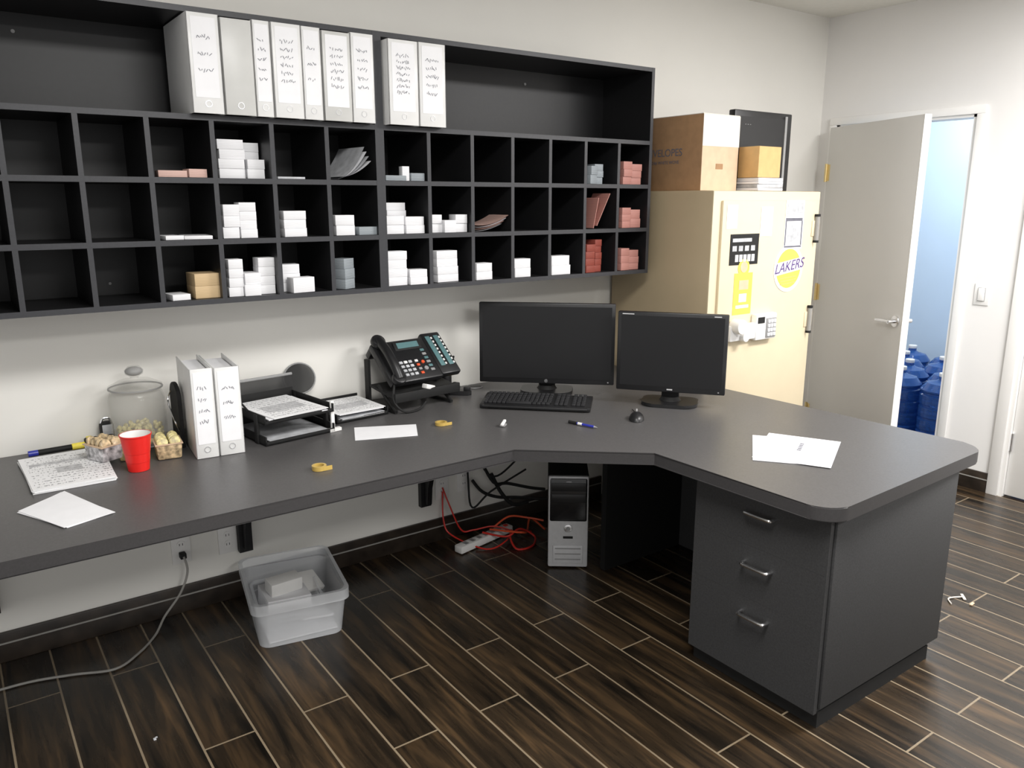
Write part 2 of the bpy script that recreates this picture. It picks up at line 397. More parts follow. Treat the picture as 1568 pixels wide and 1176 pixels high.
stacks(-2,3,[(0.012,0.075,0.10,0.055,-0.29,W,-0.1),(0.030,0.085,0.055,0.05,-0.345,W,0.1)])
stacks(-1,2,[(0.015,0.075,0.075,0.055,F,W,0.0),(0.105,0.08,0.03,0.055,F,GCARD,0.1)])
stacks(-1,3,[(0.022,0.06,0.115,0.055,-0.33,GCARD,0.5)])
stacks(0,1,[(0.01,0.09,0.02,0.09,F,GCARD,0),(0.085,0.03,0.055,0.03,F,W,0),(0.12,0.06,0.03,0.05,F,GCARD,0)])
stacks(0,2,[(0.006,0.075,0.070,0.055,F,W,0),(0.088,0.085,0.066,0.055,F,W,0.05),(0.045,0.085,0.120,0.055,-0.265,W,0)])
stacks(0,3,[(0.006,0.085,0.135,0.055,F,W,0.03),(0.098,0.078,0.060,0.055,F-0.01,W,0)])
stacks(1,2,[(0.010,0.055,0.072,0.055,F+0.02,W,0),(0.068,0.055,0.050,0.055,F,W,0),(0.125,0.055,0.072,0.055,F+0.01,W,0)])
stacks(1,3,[(0.030,0.105,0.128,0.06,-0.32,W,0.1)])
stacks(2,3,[(0.010,0.085,0.070,0.055,F,W,0.1)])
stacks(3,3,[(0.015,0.085,0.080,0.055,F,W,0)])
stacks(4,3,[(0.012,0.11,0.085,0.055,F,W,0.05)])
stacks(5,1,[(0.020,0.055,0.08,0.055,F,GCARD,0.3),(0.085,0.05,0.09,0.055,F+.03,GCARD,0)])
stacks(5,3,[(0.010,0.060,0.13,0.055,F,REDC,0.1),(0.078,0.05,0.15,0.055,F+0.02,REDC,0.2)])
for r,h in ((1,0.105),(2,0.095),(3,0.105)):
    stacks(6,r,[(0.030,0.060,h,0.055,F,PINK,0.1),(0.096,0.065,h*0.9,0.055,F+0.01,PINK,0)])
def leaf(b,M4,w,d,curl,m,nx=10,th=0.0012):
    tt=bmesh.new(); rows=[]
    for s_ in (0,1):
        for k in range(nx+1):
            u=k/nx; rows.append([tt.verts.new((u*w,y,curl*(u**2)+s_*th)) for y in (0,d)])
    for s_ in (0,1):
        o=s_*(nx+1)
        for k in range(nx): tt.faces.new([rows[o+k][0],rows[o+k+1][0],rows[o+k+1][1],rows[o+k][1]])
    b.merge(tt,m,M4)
b=B()
for k in range(4):
    leaf(b,Matrix.Translation((0.02+k*0.006,-0.335,0.001+0.003*k))@Euler((0,0,0.10-0.04*k)).to_matrix().to_4x4(),0.13,0.19,0.12-0.02*k,PAPER if k%2 else PAPERG)
b.out('curled_flyer_pile',loc=(colx(-1),0,shelfz(1)))
b=B()
for k in range(4):
    leaf(b,Matrix.Translation((0.01+k*0.008,-0.33,0.001+0.008*k))@Euler((0,0,0.06-0.04*k)).to_matrix().to_4x4(),0.145,0.16,0.03+0.004*k,[PAPERG,PALEP,PAPER,PALEP][k])
b.out('curled_flyer_pile',loc=(colx(2),0,shelfz(2)))
b=B(); b.box((0.095,-0.30,0.087),(0.003,0.12,0.165),PINK,rot=(0,R(28),0)); b.box((0.05,-0.30,0.072),(0.003,0.12,0.14),PINK,rot=(0,R(12),0))
b.out('leaning_pink_card',loc=(colx(5),0,shelfz(2)))

# ---------------------------------------------------------------- desk
b=B()
poly=[(-1.2,-0.003),(-1.2,-0.975),(1.60,-0.965),(1.98,-1.29),(1.992,-1.985),(3.005,-1.95),(2.965,-0.705),(2.92,-0.705),(2.92,-0.003)]
poly=roundpoly(poly,[0,0,0,0,0.085,0.10,0,0,0])
b.prism(poly,0.715,0.76,DESKE,mtop=DESK,bev=0.003)
CX0,CX1,CY0,CY1=2.07,2.80,-1.94,-1.425
b.bx(CX0,CX1,CY0,CY1,0.055,0.714,CAB,bev=0.002)
b.bx(CX0+0.005,CX1-0.05,CY0-0.004,CY1-0.01,0,0.055,BLKM)
for z0,z1 in ((0.5252,0.712),(0.3402,0.5248),(0.055,0.3398)):
    b.bx(CX0-0.018,CX0-0.001,CY0-0.004,CY1-0.002,z0,z1,CAB)
b.bx(CX0+0.004,CX1,CY0-0.012,CY0,0.07,0.714,CAB,bev=0.001)
for z in (0.645,0.465,0.285):
    yc=-1.70
    b.tube([(CX0-0.018,yc-0.052,z),(CX0-0.040,yc-0.050,z),(CX0-0.046,yc-0.035,z),(CX0-0.046,yc+0.035,z),(CX0-0.040,yc+0.050,z),(CX0-0.018,yc+0.052,z)],0.0062,METAL,sub=4)
b.bx(2.76,2.80,-1.425,-0.72,0.0,0.714,CAB)
b.bx(2.275,2.78,-0.73,-0.70,0.0,0.714,BLKM)
b.out('corner_desk')
def bracket(x):
    b=B(); w=0.055
    b.bx(x-w/2,x+w/2,-0.028,-0.001,0.20,0.713,CUB)
    b.bx(x-w/2,x+w/2,-0.62,-0.02,0.685,0.713,CUB)
    pts=[(-0.02,0.69),(-0.02,0.22)]
    for k in range(9):
        a=k/8*math.pi/2
        pts.append((-0.06-0.50*(1-math.cos(a)),0.22+0.44*math.sin(a)))
    pts.append((-0.58,0.69))
    M4=Matrix(((0,0,1,x-0.012),(1,0,0,0),(0,1,0,0),(0,0,0,1)))
    b.prism(pts,0,0.024,CUB,Mx=M4)
    return b.out('desk_bracket')
bracket(1.76); bracket(0.90); bracket(0.0)

# ---------------------------------------------------------------- safe
sx0,sx1,sy,sz=2.928,3.75,-0.68,1.675
b=B()
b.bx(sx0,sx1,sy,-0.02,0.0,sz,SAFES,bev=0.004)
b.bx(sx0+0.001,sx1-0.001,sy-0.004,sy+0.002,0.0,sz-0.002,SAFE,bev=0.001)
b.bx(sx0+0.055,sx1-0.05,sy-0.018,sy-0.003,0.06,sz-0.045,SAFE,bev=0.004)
for z in (1.49,1.02,0.35):
    b.cyl((sx1-0.042,sy-0.026,z),0.013,0.12,CABG); b.bx(sx1-0.075,sx1-0.01,sy-0.022,sy-0.016,z-0.04,z+0.04,SAFE,bev=0.002)
    b.cyl((sx1-0.042,sy-0.026,z-0.066),0.015,0.012,BLKM); b.cyl((sx1-0.042,sy-0.026,z+0.066),0.015,0.012,BLKM)
b.bx(3.05,3.28,sy-0.05,sy-0.018,0.965,1.045,WHITE,bev=0.008)
b.cyl((3.09,sy-0.06,1.04),0.036,0.06,WHITE,rot=(R(90),0,0),bev=0.006); b.cyl((3.14,sy-0.05,0.985),0.024,0.05,WHITE,rot=(R(90),0,0),bev=0.004)
b.bx(3.235,3.395,sy-0.055,sy-0.018,0.955,1.085,WHITE,bev=0.008)
b.bx(3.31,3.385,sy-0.060,sy-0.053,0.965,1.062,GRAYP,bev=0.002)
for i in range(3):
    for j in range(4): b.bx(3.318+i*0.022,3.334+i*0.022,sy-0.064,sy-0.058,0.972+j*0.022,0.988+j*0.022,PAPER,bev=0.001)
b.bx(3.245,3.295,sy-0.058,sy-0.053,1.04,1.07,BLKM)
b.out('tall_safe')
fy=sy-0.0185
def sheet(name,x0,x1,z0,z1,m,extra=None):
    b=B(); b.bx(x0,x1,fy-0.0015,fy,z0,z1,m)
    if extra: extra(b)
    return b.out(name)
sheet('taped_note',3.01,3.085,1.50,1.61,PAPER)
sheet('taped_note',3.26,3.35,1.46,1.60,PAPER)
def ex(b):
    b.bx(3.465,3.53,fy-0.003,fy-0.0015,1.56,1.62,PAPERG); b.bx(3.545,3.59,fy-0.003,fy-0.0015,1.57,1.62,PAPERG)
    b.bx(3.455,3.59,fy-0.003,fy-0.0015,1.530,1.545,INK); b.bx(3.455,3.463,fy-0.003,fy-0.0015,1.41,1.53,INK); b.bx(3.585,3.593,fy-0.003,fy-0.0015,1.41,1.53,INK)
    b.bx(3.455,3.593,fy-0.003,fy-0.0015,1.40,1.408,INK); b.bx(3.48,3.57,fy-0.003,fy-0.0015,1.43,1.51,PAPERG)
sheet('taped_flyer',3.45,3.60,1.39,1.63,PAPER,ex)
def ex2(b):
    b.bx(3.06,3.20,fy-0.003,fy-0.0015,1.438,1.455,PAPERG)
    for i in range(4): b.bx(3.062+i*0.045,3.092+i*0.045,fy-0.003,fy-0.0015,1.395,1.420,PAPERG)
    for i in range(5): b.bx(3.085+i*0.030,3.107+i*0.030,fy-0.003,fy-0.0015,1.345,1.378,PAPER)
sheet('taped_poster',3.045,3.255,1.33,1.475,BLKM,ex2)
b=B(); b.cyl((3.505,fy-0.001,1.295),0.118,0.002,PAPER,rot=(R(90),0,0),seg=40)
b.cyl((3.505,fy-0.0025,1.295),0.098,0.002,YEL,rot=(R(90),0,0),seg=40)
b.box((3.505,fy-0.0037,1.305),(0.225,0.0006,0.062),PAPER,rot=(0,R(-7),0))
for dz in (-0.045,-0.06,-0.075): b.box((3.505,fy-0.0037,1.295+dz),(0.13,0.0006,0.004),CARDO,rot=(0,R(-4),0))
o=b.out('round_team_sticker')
text('LAKERS',0.070,(3.505,fy-0.0045,1.305),(R(90),R(-7),0),PURP,o,0.0006,0.35)
b=B(); b.bx(3.09,3.225,fy-0.0015,fy,1.09,1.29,YEL)
b.cyl((3.155,fy-0.0008,1.315),0.042,0.0016,YEL,rot=(R(90),0,0)); b.bx(3.125,3.195,fy-0.003,fy-0.0015,1.21,1.255,CARDL)
b.cyl((3.155,fy-0.0022,1.318),0.026,0.0016,CARDL,rot=(R(90),0,0)); b.bx(3.11,3.205,fy-0.003,fy-0.0015,1.12,1.135,PAPER); b.bx(3.13,3.185,fy-0.003,fy-0.0015,1.15,1.19,PAPER)
b.out('yellow_decal')

# ---------------------------------------------------------------- things on the safe
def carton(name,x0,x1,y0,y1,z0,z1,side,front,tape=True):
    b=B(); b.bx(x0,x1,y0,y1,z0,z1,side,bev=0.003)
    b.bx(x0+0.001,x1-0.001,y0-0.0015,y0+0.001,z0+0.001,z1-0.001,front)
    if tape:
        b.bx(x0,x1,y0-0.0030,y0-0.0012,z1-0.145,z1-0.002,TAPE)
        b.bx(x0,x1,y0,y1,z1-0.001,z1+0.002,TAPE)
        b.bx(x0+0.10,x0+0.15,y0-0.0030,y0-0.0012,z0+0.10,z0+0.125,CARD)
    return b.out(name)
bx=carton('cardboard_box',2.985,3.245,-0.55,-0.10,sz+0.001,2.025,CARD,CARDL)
text('ENVELOPES',0.050,(2.9835,-0.30,1.855),(R(90),0,-R(90)),INK,bx)
text('24# WHITE WOVE',0.022,(2.9835,-0.32,1.810),(R(90),0,-R(90)),INK,bx)
b=B(); z=sz+0.001
for k,(w,h,r,m) in enumerate([(0.20,0.014,0.03,PAPER),(0.19,0.018,-0.04,PAPERG),(0.20,0.012,0.04,PAPER),(0.19,0.018,0,WCARD)]):
    b.box((3.375,-0.59,z+h/2),(w,0.13,h-0.001),m,rot=(0,0,r),bev=0.002); z+=h
b.out('paper_pile')
carton('small_carton',3.275,3.445,-0.65,-0.53,z+0.001,1.885,CARDO,CARDO,False)
b=B(); b.bx(3.262,3.715,-0.505,-0.465,sz+0.001,2.065,BLK,bev=0.006); b.bx(3.29,3.65,-0.507,-0.504,sz+0.04,2.035,SCREEN)
b.bx(3.655,3.672,-0.510,-0.504,sz+0.03,2.05,GRAYP); b.bx(3.34,3.64,-0.465,-0.425,sz+0.06,2.0,BLKM,bev=0.01)
o=b.out('stored_monitor')
text('- - -',0.03,(3.36,-0.5085,2.0),(R(90),0,0),GRAYP,o)

# ---------------------------------------------------------------- desk electronics
ZD=0.7612
def monitor(name,loc,ang,w,h,z0,badge):
    b=B(); bz=0.016
    b.box((0,0,z0+h/2),(w,0.028,h),BLK,bev=0.005)
    b.box((0,0.03,z0+h/2),(w*0.75,0.04,h*0.7),BLKM,bev=0.012)
    b.bx(-w/2+bz,w/2-bz,-0.0155,-0.013,z0+bz+0.008,z0+h-bz,SCREEN)
    b.box((0,0.045,z0/2+0.06),(0.075,0.03,z0+0.12),BLKM,bev=0.006)
    b.prism(roundpoly([(-0.12,-0.065),(0.12,-0.065),(0.12,0.11),(-0.12,0.11)],[0.06,0.06,0.04,0.04]),0,0.014,BLK,bev=0.003)
    b.cyl((0,0.04,0.02),0.05,0.02,BLKM,r2=0.035)
    if badge: b.cyl((0,-0.0155,z0+0.013),0.008,0.003,METAL,rot=(R(90),0,0),seg=16)
    else: b.bx(-0.012,0.012,-0.016,-0.014,z0+0.010,z0+0.015,SILV); b.bx(w/2-0.06,w/2-0.03,-0.016,-0.014,z0+h-0.012,z0+h-0.008,SILV); b.bx(-w/2+0.02,-w/2+0.07,-0.016,-0.014,z0+h-0.012,z0+h-0.008,SILV)
    b.bx(w/2-0.03,w/2-0.024,-0.016,-0.014,z0+0.010,z0+0.014,METAL)
    return b.out(name,loc=loc,rz=-R(ang))
monitor('computer_monitor',(2.225,-0.355,ZD),43,0.620,0.372,0.046,True)
monitor('computer_monitor',(2.522,-0.845,ZD),52,0.465,0.346,0.058,False)
b=B()
b.box((0,0,0.012),(0.475,0.175,0.018),BLK,rot=(R(4),0,0),bev=0.004)
b.box((0,-0.086,0.008),(0.45,0.02,0.012),BLK,bev=0.004)
for r in range(6):
    y=-0.062+r*0.0238+(0.006 if r==5 else 0); x=-0.222
    while x<0.222:
        w=0.0165
        if r==0 and -0.13<x<-0.02: w=0.11
        if x>0.060 and x<0.080: x=0.084
        if x>0.140 and x<0.155: x=0.157
        if x+w>0.226: break
        b.box((x+w/2,y,0.026+y*0.07),(w,0.0185,0.010),KEY,rot=(R(4),0,0),bev=0.002); x+=w+0.003
b.bx(0.16,0.21,0.066,0.074,0.028,0.030,SILV)
b.out('keyboard',loc=(2.045,-0.52,ZD+0.004),rz=-R(45))
b=B(); b.sph((0,0,0),0.05,BLK,sc=(0.62,1.05,0.62)); 
for v in b.bm.verts:
    if v.co.z<0: v.co.z=0
b.cyl((0,0.028,0.028),0.009,0.006,GRAYP,rot=(0,R(90),0),seg=14); b.box((0,0.03,0.024),(0.002,0.04,0.012),GRAYP)
b.tube([(0,0.05,0.008),(-0.005,0.09,0.004),(-0.02,0.14,0.004)],0.002,BLKM)
b.out('computer_mouse',loc=(2.238,-0.935,ZD),rz=-R(45))
b=B()
for sx in (-1,1):
    b.bx(sx*0.145-0.006,sx*0.145+0.006,-0.11,0.13,0,0.012,BLKM); b.tube([(sx*0.145,-0.11,0.006),(sx*0.145,-0.04,0.05),(sx*0.145,0.02,0.10)],0.007,BLKM)
    b.bx(sx*0.145-0.006,sx*0.145+0.006,0.09,0.12,0,0.20,BLKM)
b.box((0.02,-0.015,0.075),(0.34,0.20,0.012),BLKM,rot=(R(8),0,0),bev=0.003)
b.bx(-0.15,0.19,-0.115,-0.10,0.045,0.085,BLKM,bev=0.003)
b.box((0.03,-0.10,0.088),(0.055,0.03,0.02),WHITE,rot=(0,0.3,0.2),bev=0.004)
Mt=Matrix.Translation((0,-0.055,0.115))@Euler((R(42),0,0)).to_matrix().to_4x4()
b.M=Mt
b.box((0.0,0.10,0.0),(0.27,0.225,0.035),BLK,bev=0.010)
b.box((0.0,0.20,-0.03),(0.26,0.03,0.07),BLK,bev=0.008)
b.tube([(-0.105,-0.005,0.040),(-0.108,0.05,0.056),(-0.108,0.13,0.058),(-0.105,0.205,0.042)],0.020,BLK,seg=12)
b.cyl((-0.105,0.000,0.032),0.031,0.03,BLK,bev=0.008); b.cyl((-0.105,0.205,0.032),0.032,0.03,BLK,bev=0.008)
b.box((0.035,0.175,0.019),(0.14,0.045,0.006),BLKM,bev=0.003,rot=(R(8),0,0)); b.box((0.035,0.175,0.0225),(0.11,0.028,0.003),TEAL,rot=(R(8),0,0))
for i in range(3):
    for j in range(4): b.box((-0.045+i*0.024,0.020+j*0.022,0.020),(0.017,0.013,0.007),PAPERG if j<3 or i!=1 else WHITE,bev=0.002)
for j in range(4): b.box((0.035,0.020+j*0.022,0.020),(0.016,0.012,0.006),[CABO,GRAYP,CABO,WHITE][j],bev=0.002)
b.cyl((0.065,0.04,0.02),0.010,0.006,GRAYP); b.cyl((0.065,0.075,0.02),0.008,0.006,CABO)
for j in range(6): b.box((0.095,0.03+j*0.022,0.0185),(0.020,0.012,0.005),TEAL if j%2 else GRAYP,bev=0.001)
b.box((0.185,0.115,0.0),(0.105,0.235,0.032),BLK,bev=0.008)
for i in range(2):
    b.box((0.160+i*0.046,0.125,0.0175),(0.024,0.17,0.003),TEAL,bev=0.001)
    for j in range(8): b.box((0.178+i*0.044,0.05+j*0.021,0.018),(0.008,0.010,0.005),WHITE,bev=0.001)
b.M=Matrix.Identity(4)
b.tube([(-0.11,-0.06,0.14),(-0.15,-0.10,0.06),(-0.12,-0.13,0.01),(-0.05,-0.135,0.008),(0.0,-0.12,0.03)],0.005,BLKM)
b.out('desk_phone',loc=(1.615,-0.165,ZD),rz=R(6))
b=B(); b.prism(roundpoly([(-0.055,-0.02),(0.055,-0.02),(0.055,0.02),(-0.055,0.02)],[0.015]*4),0,0.02,BLK,bev=0.003)
b.torus((-0.02,0,0.035),0.018,0.006,BLK,rot=(R(90),0,0)); b.cyl((-0.02,0,0.035),0.012,0.02,GOLD,rot=(R(90),0,0)); b.box((0.035,0,0.028),(0.03,0.03,0.02),BLK,bev=0.004)
b.out('tape_dispenser',loc=(1.88,-0.15,ZD),rz=-R(40))
b=B(); b.cyl((0,0,0.05),0.030,0.10,BLK,bev=0.003)
for k,(dx,dy,m) in enumerate([(0.01,0.005,BLKM),(-0.012,0.0,METAL),(0.0,-0.01,YEL),(0.015,-0.012,BLKM)]):
    b.tube([(dx,dy,0.06),(dx*2.2,dy*2,0.165)],0.005,m)
b.out('pen_cup',loc=(1.868,-0.045,ZD))
b=B(); b.lathe([(0,0.004),(0.030,0.004),(0.036,0.002),(0.036,0.0)],(0,0,0),BLK); b.lathe([(0.036,0.0),(0.040,0.0),(0.038,0.004),(0.036,0.002)],(0,0,0),GRAYP); b.out('cable_grommet',loc=(2.02,-0.06,ZD))
def roll(loc,m,r=0.024,h=0.015):
    b=B(); b.lathe([(r*0.68,0),(r,0),(r,h),(r*0.68,h),(r*0.68,0)],(0,0,0),m); b.bx(r*0.2,r*1.5,-r*1.0,-r*0.97,0,h,m); b.out('tape_roll',loc=loc)
roll((0.945,-0.77,ZD),GOLD); roll((1.55,-0.54,ZD),GOLD,0.024,0.012)
b=B(); b.box((0,0,0.012),(0.04,0.012,0.010),WHITE,rot=(0,-0.3,0),bev=0.003); b.box((0.0,0,0.003),(0.03,0.018,0.006),GRAYP); b.out('correction_tape',loc=(1.74,-0.70,ZD+0.001),rz=0.6)
b=B(); b.cyl((0,0,0.006),0.005,0.11,BLUEP,rot=(0,R(90),0),seg=12); b.cyl((0.06,0,0.006),0.005,0.02,GRAYP,r2=0.001,rot=(0,R(90),0),seg=12); b.cyl((-0.045,0,0.006),0.0062,0.04,BLKM,rot=(0,R(90),0),seg=12); b.cyl((-0.01,0,0.006),0.0056,0.02,WHITE,rot=(0,R(90),0),seg=12)
b.out('ballpoint_pen',loc=(1.995,-0.88,ZD),rz=-R(75))
def papers(name,pts,m,z=0.0,th=0.0015,n=1,twist=0.03):
    c=Vector((sum(p[0] for p in pts)/4,sum(p[1] for p in pts)/4)); b=B()
    for k in range(n):
        rot=Matrix.Rotation((random.uniform(-twist,twist) if k<n-1 else 0),2)
        q=[tuple(rot@(Vector(p)-c)) for p in pts]
        b.prism(q,k*th*1.3,k*th*1.3+th,m)
    return b.out(name,loc=(c.x,c.y,ZD+z),smooth=False)
papers('flyer_stack',[(0.14,-0.12),(0.15,-0.49),(0.38,-0.49),(0.40,-0.11)],PRINTB,n=6,th=0.0018,twist=0.04)
papers('paper_sheet',[(0.23,-0.515),(0.10,-0.62),(0.19,-0.83),(0.32,-0.79)],PAPER,n=2,twist=0.12)
papers('envelope',[(1.25,-0.38),(1.18,-0.54),(1.40,-0.62),(1.47,-0.48)],PAPER)
b=B(); b.bx(-0.155,0.155,-0.118,0.118,0,0.0015,PAPER); b.out('paper_sheet',loc=(2.385,-1.545,ZD),rz=R(38),smooth=False)
b=B(); b.bx(-0.165,0.165,-0.128,0.128,0,0.0012,PAPER)
for i in range(5): b.bx(-0.015+i*0.020,-0.001+i*0.020,-0.012,0.002,0.0012,0.0015,INK)
b.bx(-0.05,0.06,0.012,0.016,0.0012,0.0015,PAPERG)
b.out('printed_sheet',loc=(2.415,-1.568,ZD+0.0022),rz=R(27),smooth=False)

# ---------------------------------------------------------------- left side of desk
binder(0.644,0.074,-0.428,ZD,0.315,0.285,4,rz=-R(5)); binder(0.722,0.084,-0.433,ZD,0.312,0.285,3,rz=-R(5))
b=B(); pts=[(-0.07,0),(0.07,0),(0.07,0.17)]+[(0.07*math.cos(a),0.17+0.06*math.sin(a)) for a in [k/10*math.pi for k in range(1,10)]]+[(-0.07,0.17)]
b.prism(pts,0,0.014,BLKM,Mx=Matrix(((0,0,1,0),(1,0,0,0),(0,1,0,0),(0,0,0,1))),bev=0.002); b.bx(-0.012,0.0,-0.065,0.065,0,0.004,BLKM)
b.tube([(0.0,-0.05,0.06),(-0.012,-0.05,0.1),(-0.012,0.05,0.15),(0.0,0.05,0.19)],0.003,METAL)
b.out('bookend',loc=(0.638,-0.19,ZD),rz=-R(2))
b=B()
b.lathe([(0,0.004),(0.088,0.004),(0.094,0.02),(0.095,0.17),(0.088,0.195),(0.080,0.205),(0.086,0.212),(0.083,0.214),(0.077,0.205),(0.084,0.190),(0.091,0.168),(0.090,0.024),(0.0,0.010)],(0,0,0),GLASS,seg=40)
b.lathe([(0.0,0.235),(0.055,0.230),(0.088,0.216),(0.092,0.210),(0.092,0.214),(0.090,0.222),(0.055,0.240),(0.014,0.246),(0.014,0.252),(0.030,0.262),(0.032,0.276),(0.020,0.290),(0,0.293)],(0,0,0),GLASS,seg=40)
b.torus((0,0,0.213),0.089,0.003,GRAYP); b.torus((0,0,0.006),0.088,0.003,GRAYP); b.sph((0,0,0.272),0.030,GRAYP,sc=(1,1,0.55))
random.seed(3)
for k in range(90):
    a=random.uniform(0,6.28); r=0.075*math.sqrt(random.random()); b.sph((r*math.cos(a),r*math.sin(a),0.022+random.uniform(0,0.05)),0.012,CANDY,sc=(1.1,0.8,0.7),rot=(a,r*30,a),seg=8)
b.out('glass_jar',loc=(0.528,-0.118,ZD))
b=B(); b.lathe([(0,0.004),(0.030,0.004),(0.031,0.0),(0.033,0.0),(0.036,0.03),(0.037,0.031),(0.0395,0.06),(0.0405,0.061),(0.0475,0.118),(0.0495,0.119),(0.0495,0.123),(0.047,0.123)],(0,0,0),RED,seg=40)
b.lathe([(0.047,0.1225),(0.045,0.117),(0.038,0.06),(0.031,0.006),(0,0.006)],(0,0,0),WHITE,seg=40); b.out('plastic_cup',loc=(0.46,-0.42,ZD))
def cookies(loc,rz,m1,m2):
    b=B(); b.box((0,0,0.028),(0.085,0.10,0.056),m1,bev=0.006,taper=0.9); b.bx(-0.045,0.045,-0.052,0.052,0.052,0.056,CARDL,bev=0.001)
    for i in range(2):
        for j in range(4): b.cyl((-0.02+i*0.04,-0.036+j*0.024,0.060),0.019,0.012,m2,rot=(R(62),0.2*i,0.1*j),bev=0.003,seg=16)
    b.out('cookie_tray',loc=loc,rz=rz)
cookies((0.385,-0.275,ZD+0.0135),R(25),COOKIEB,COOKIE); cookies((0.575,-0.325,ZD),R(-6),COOKIE,CANDY); cookies((0.475,-0.270,ZD),R(80),CANDY,COOKIE)
b=B(); b.cyl((0,0,0.012),0.010,0.11,BLKM,rot=(0,R(90),0)); b.cyl((-0.065,0,0.012),0.0105,0.03,BLUEP,rot=(0,R(90),0)); b.cyl((0.08,0,0.012),0.012,0.05,YEL,rot=(0,R(90),0),bev=0.003); b.box((0.12,0,0.018),(0.045,0.032,0.034),BLKM,bev=0.006); b.box((0.115,0,0.022),(0.02,0.034,0.034),YEL,bev=0.004); b.cyl((0.15,0,0.02),0.008,0.03,METAL,rot=(0,R(90),0))
b.out('utility_knife',loc=(0.255,-0.060,ZD),rz=R(3))
b=B(); b.box((0,0,0.040),(0.045,0.045,0.08),BLKM,bev=0.01); b.box((0,-0.023,0.055),(0.034,0.004,0.036),PAPERG,bev=0.001); b.tube([(-0.018,0,0.075),(-0.01,0,0.092),(0.01,0,0.092),(0.018,0,0.075)],0.004,METAL)
b.out('binder_clip_holder',loc=(0.432,-0.030,ZD))
def letter_tray(name,loc,rz,w,d,zs,back,fill):
    b=B()
    for k,z in enumerate(zs):
        b.bx(-w/2,w/2,-d/2,d/2,z,z+0.005,BLKM)
        b.bx(-w/2,-w/2+0.005,-d/2,d/2,z,z+0.032,BLKM); b.bx(w/2-0.005,w/2,-d/2,d/2,z,z+0.032,BLKM)
        b.bx(-w/2,w/2,d/2-0.005,d/2,z,z+0.045,BLKM)
        b.bx(-w/2,w/2,-d/2,-d/2+0.004,z,z+0.014,BLKM)
    for sx in (-1,1):
        for y in (-d*0.30,d*0.42): b.bx(sx*w/2-0.006,sx*w/2+0.006,y-0.012,y+0.012,0,max(zs)+0.03,BLKM,bev=0.002)
    if back:
        b.bx(-w/2,w/2,d/2-0.004,d/2-0.001,0.0,back,MESHM); b.tube([(-w/2,d/2-0.003,back),(w/2,d/2-0.003,back)],0.006,GRAYP)
        b.tube([(-w/2,-d*0.1,max(zs)+0.03),(-w/2,d/2-0.003,back)],0.004,BLKM)
        b.bx(w/2-0.007,w/2+0.007,-d/2+0.01,-d/2+0.018,0.0,0.12,WHITE)
        b.bx(w/2-0.02,w/2+0.03,-d/2+0.0,-d/2+0.018,0.0,0.012,WHITE)
    for (z,m,r,dx) in fill:
        b.box((dx,-0.01,z),(w*0.84,d*0.92,0.003),m,rot=(0,0,r))
    return b.out(name,loc=loc,rz=rz)
letter_tray('letter_tray',(1.005,-0.245,ZD),R(8),0.285,0.32,[0.002,0.080],0.18,[(0.012,PAPERG,0,0),(0.092,PAPER,-0.03,0.0),(0.096,PAPER,0.03,-0.01)])
b=B(); b.bx(-0.115,0.115,-0.15,0.15,0,0.0015,PRINTC); b.out('flyer',loc=(1.005,-0.26,ZD+0.0985),rz=R(11),smooth=False)
letter_tray('letter_tray',(1.322,-0.160,ZD),R(6),0.24,0.25,[0.002],0.0,[(0.012,PAPER,0,0),(0.016,PAPERG,0.03,0.0),(0.034,PAPER,-0.04,0.0)])
b=B(); b.bx(-0.11,0.11,-0.12,0.12,0,0.0015,PRINTC); b.out('flyer',loc=(1.322,-0.165,ZD+0.0365),rz=R(4),smooth=False)
b=B(); b.cyl((0,0,0.145),0.064,0.004,MESHD,rot=(R(76),0,0),seg=40); b.torus((0,0,0.145),0.064,0.0035,GRAYP,rot=(R(76),0,0)); b.tube([(0,0.0,0.085),(0,0.0,0.02),(0,0.0,0.006)],0.005,GRAYP); b.cyl((0,0,0.004),0.020,0.008,BLKM,bev=0.002)
b.out('round_mirror',loc=(1.172,-0.028,ZD),rz=R(-15))

# ---------------------------------------------------------------- under the desk
b=B(); w,d,h=0.180,0.38,0.435
b.box((0,d/2,h/2+0.006),(w,d,h),BLKM,bev=0.004)
b.box((0,-0.008,h/2+0.006),(w,0.022,h),SILV,bev=0.008)
b.box((0,-0.020,h*0.76),(w-0.016,0.006,h*0.46),GLOSSB,bev=0.006)
b.box((0,-0.0235,h*0.90),(0.15,0.003,0.038),BLK,bev=0.002); b.box((0,-0.0235,h*0.78),(0.15,0.003,0.038),BLK,bev=0.002)
b.bx(-0.012,0.012,-0.0255,-0.022,h*0.955,h*0.963,SILV)
b.cyl((0,-0.021,h*0.45),0.018,0.01,METAL,rot=(R(90),0,0),bev=0.002); b.cyl((0,-0.027,h*0.45),0.009,0.003,GRAYP,rot=(R(90),0,0))
b.bx(-0.022,0.022,-0.021,-0.018,h*0.335,h*0.36,BLKM)
b.box((0,-0.020,h*0.16),(0.135,0.004,h*0.20),SILV,bev=0.004)
for k in range(3): b.bx(-0.058,0.058,-0.0235,-0.021,h*0.10+k*0.026,h*0.10+k*0.026+0.005,GRAYP)
for sx in (-1,1):
    for y in (0.03,d-0.04): b.cyl((sx*0.06,y,0.003),0.012,0.006,BLKM)
b.out('desktop_computer',loc=(2.165,-0.60,0),rz=-R(38))
b=B()
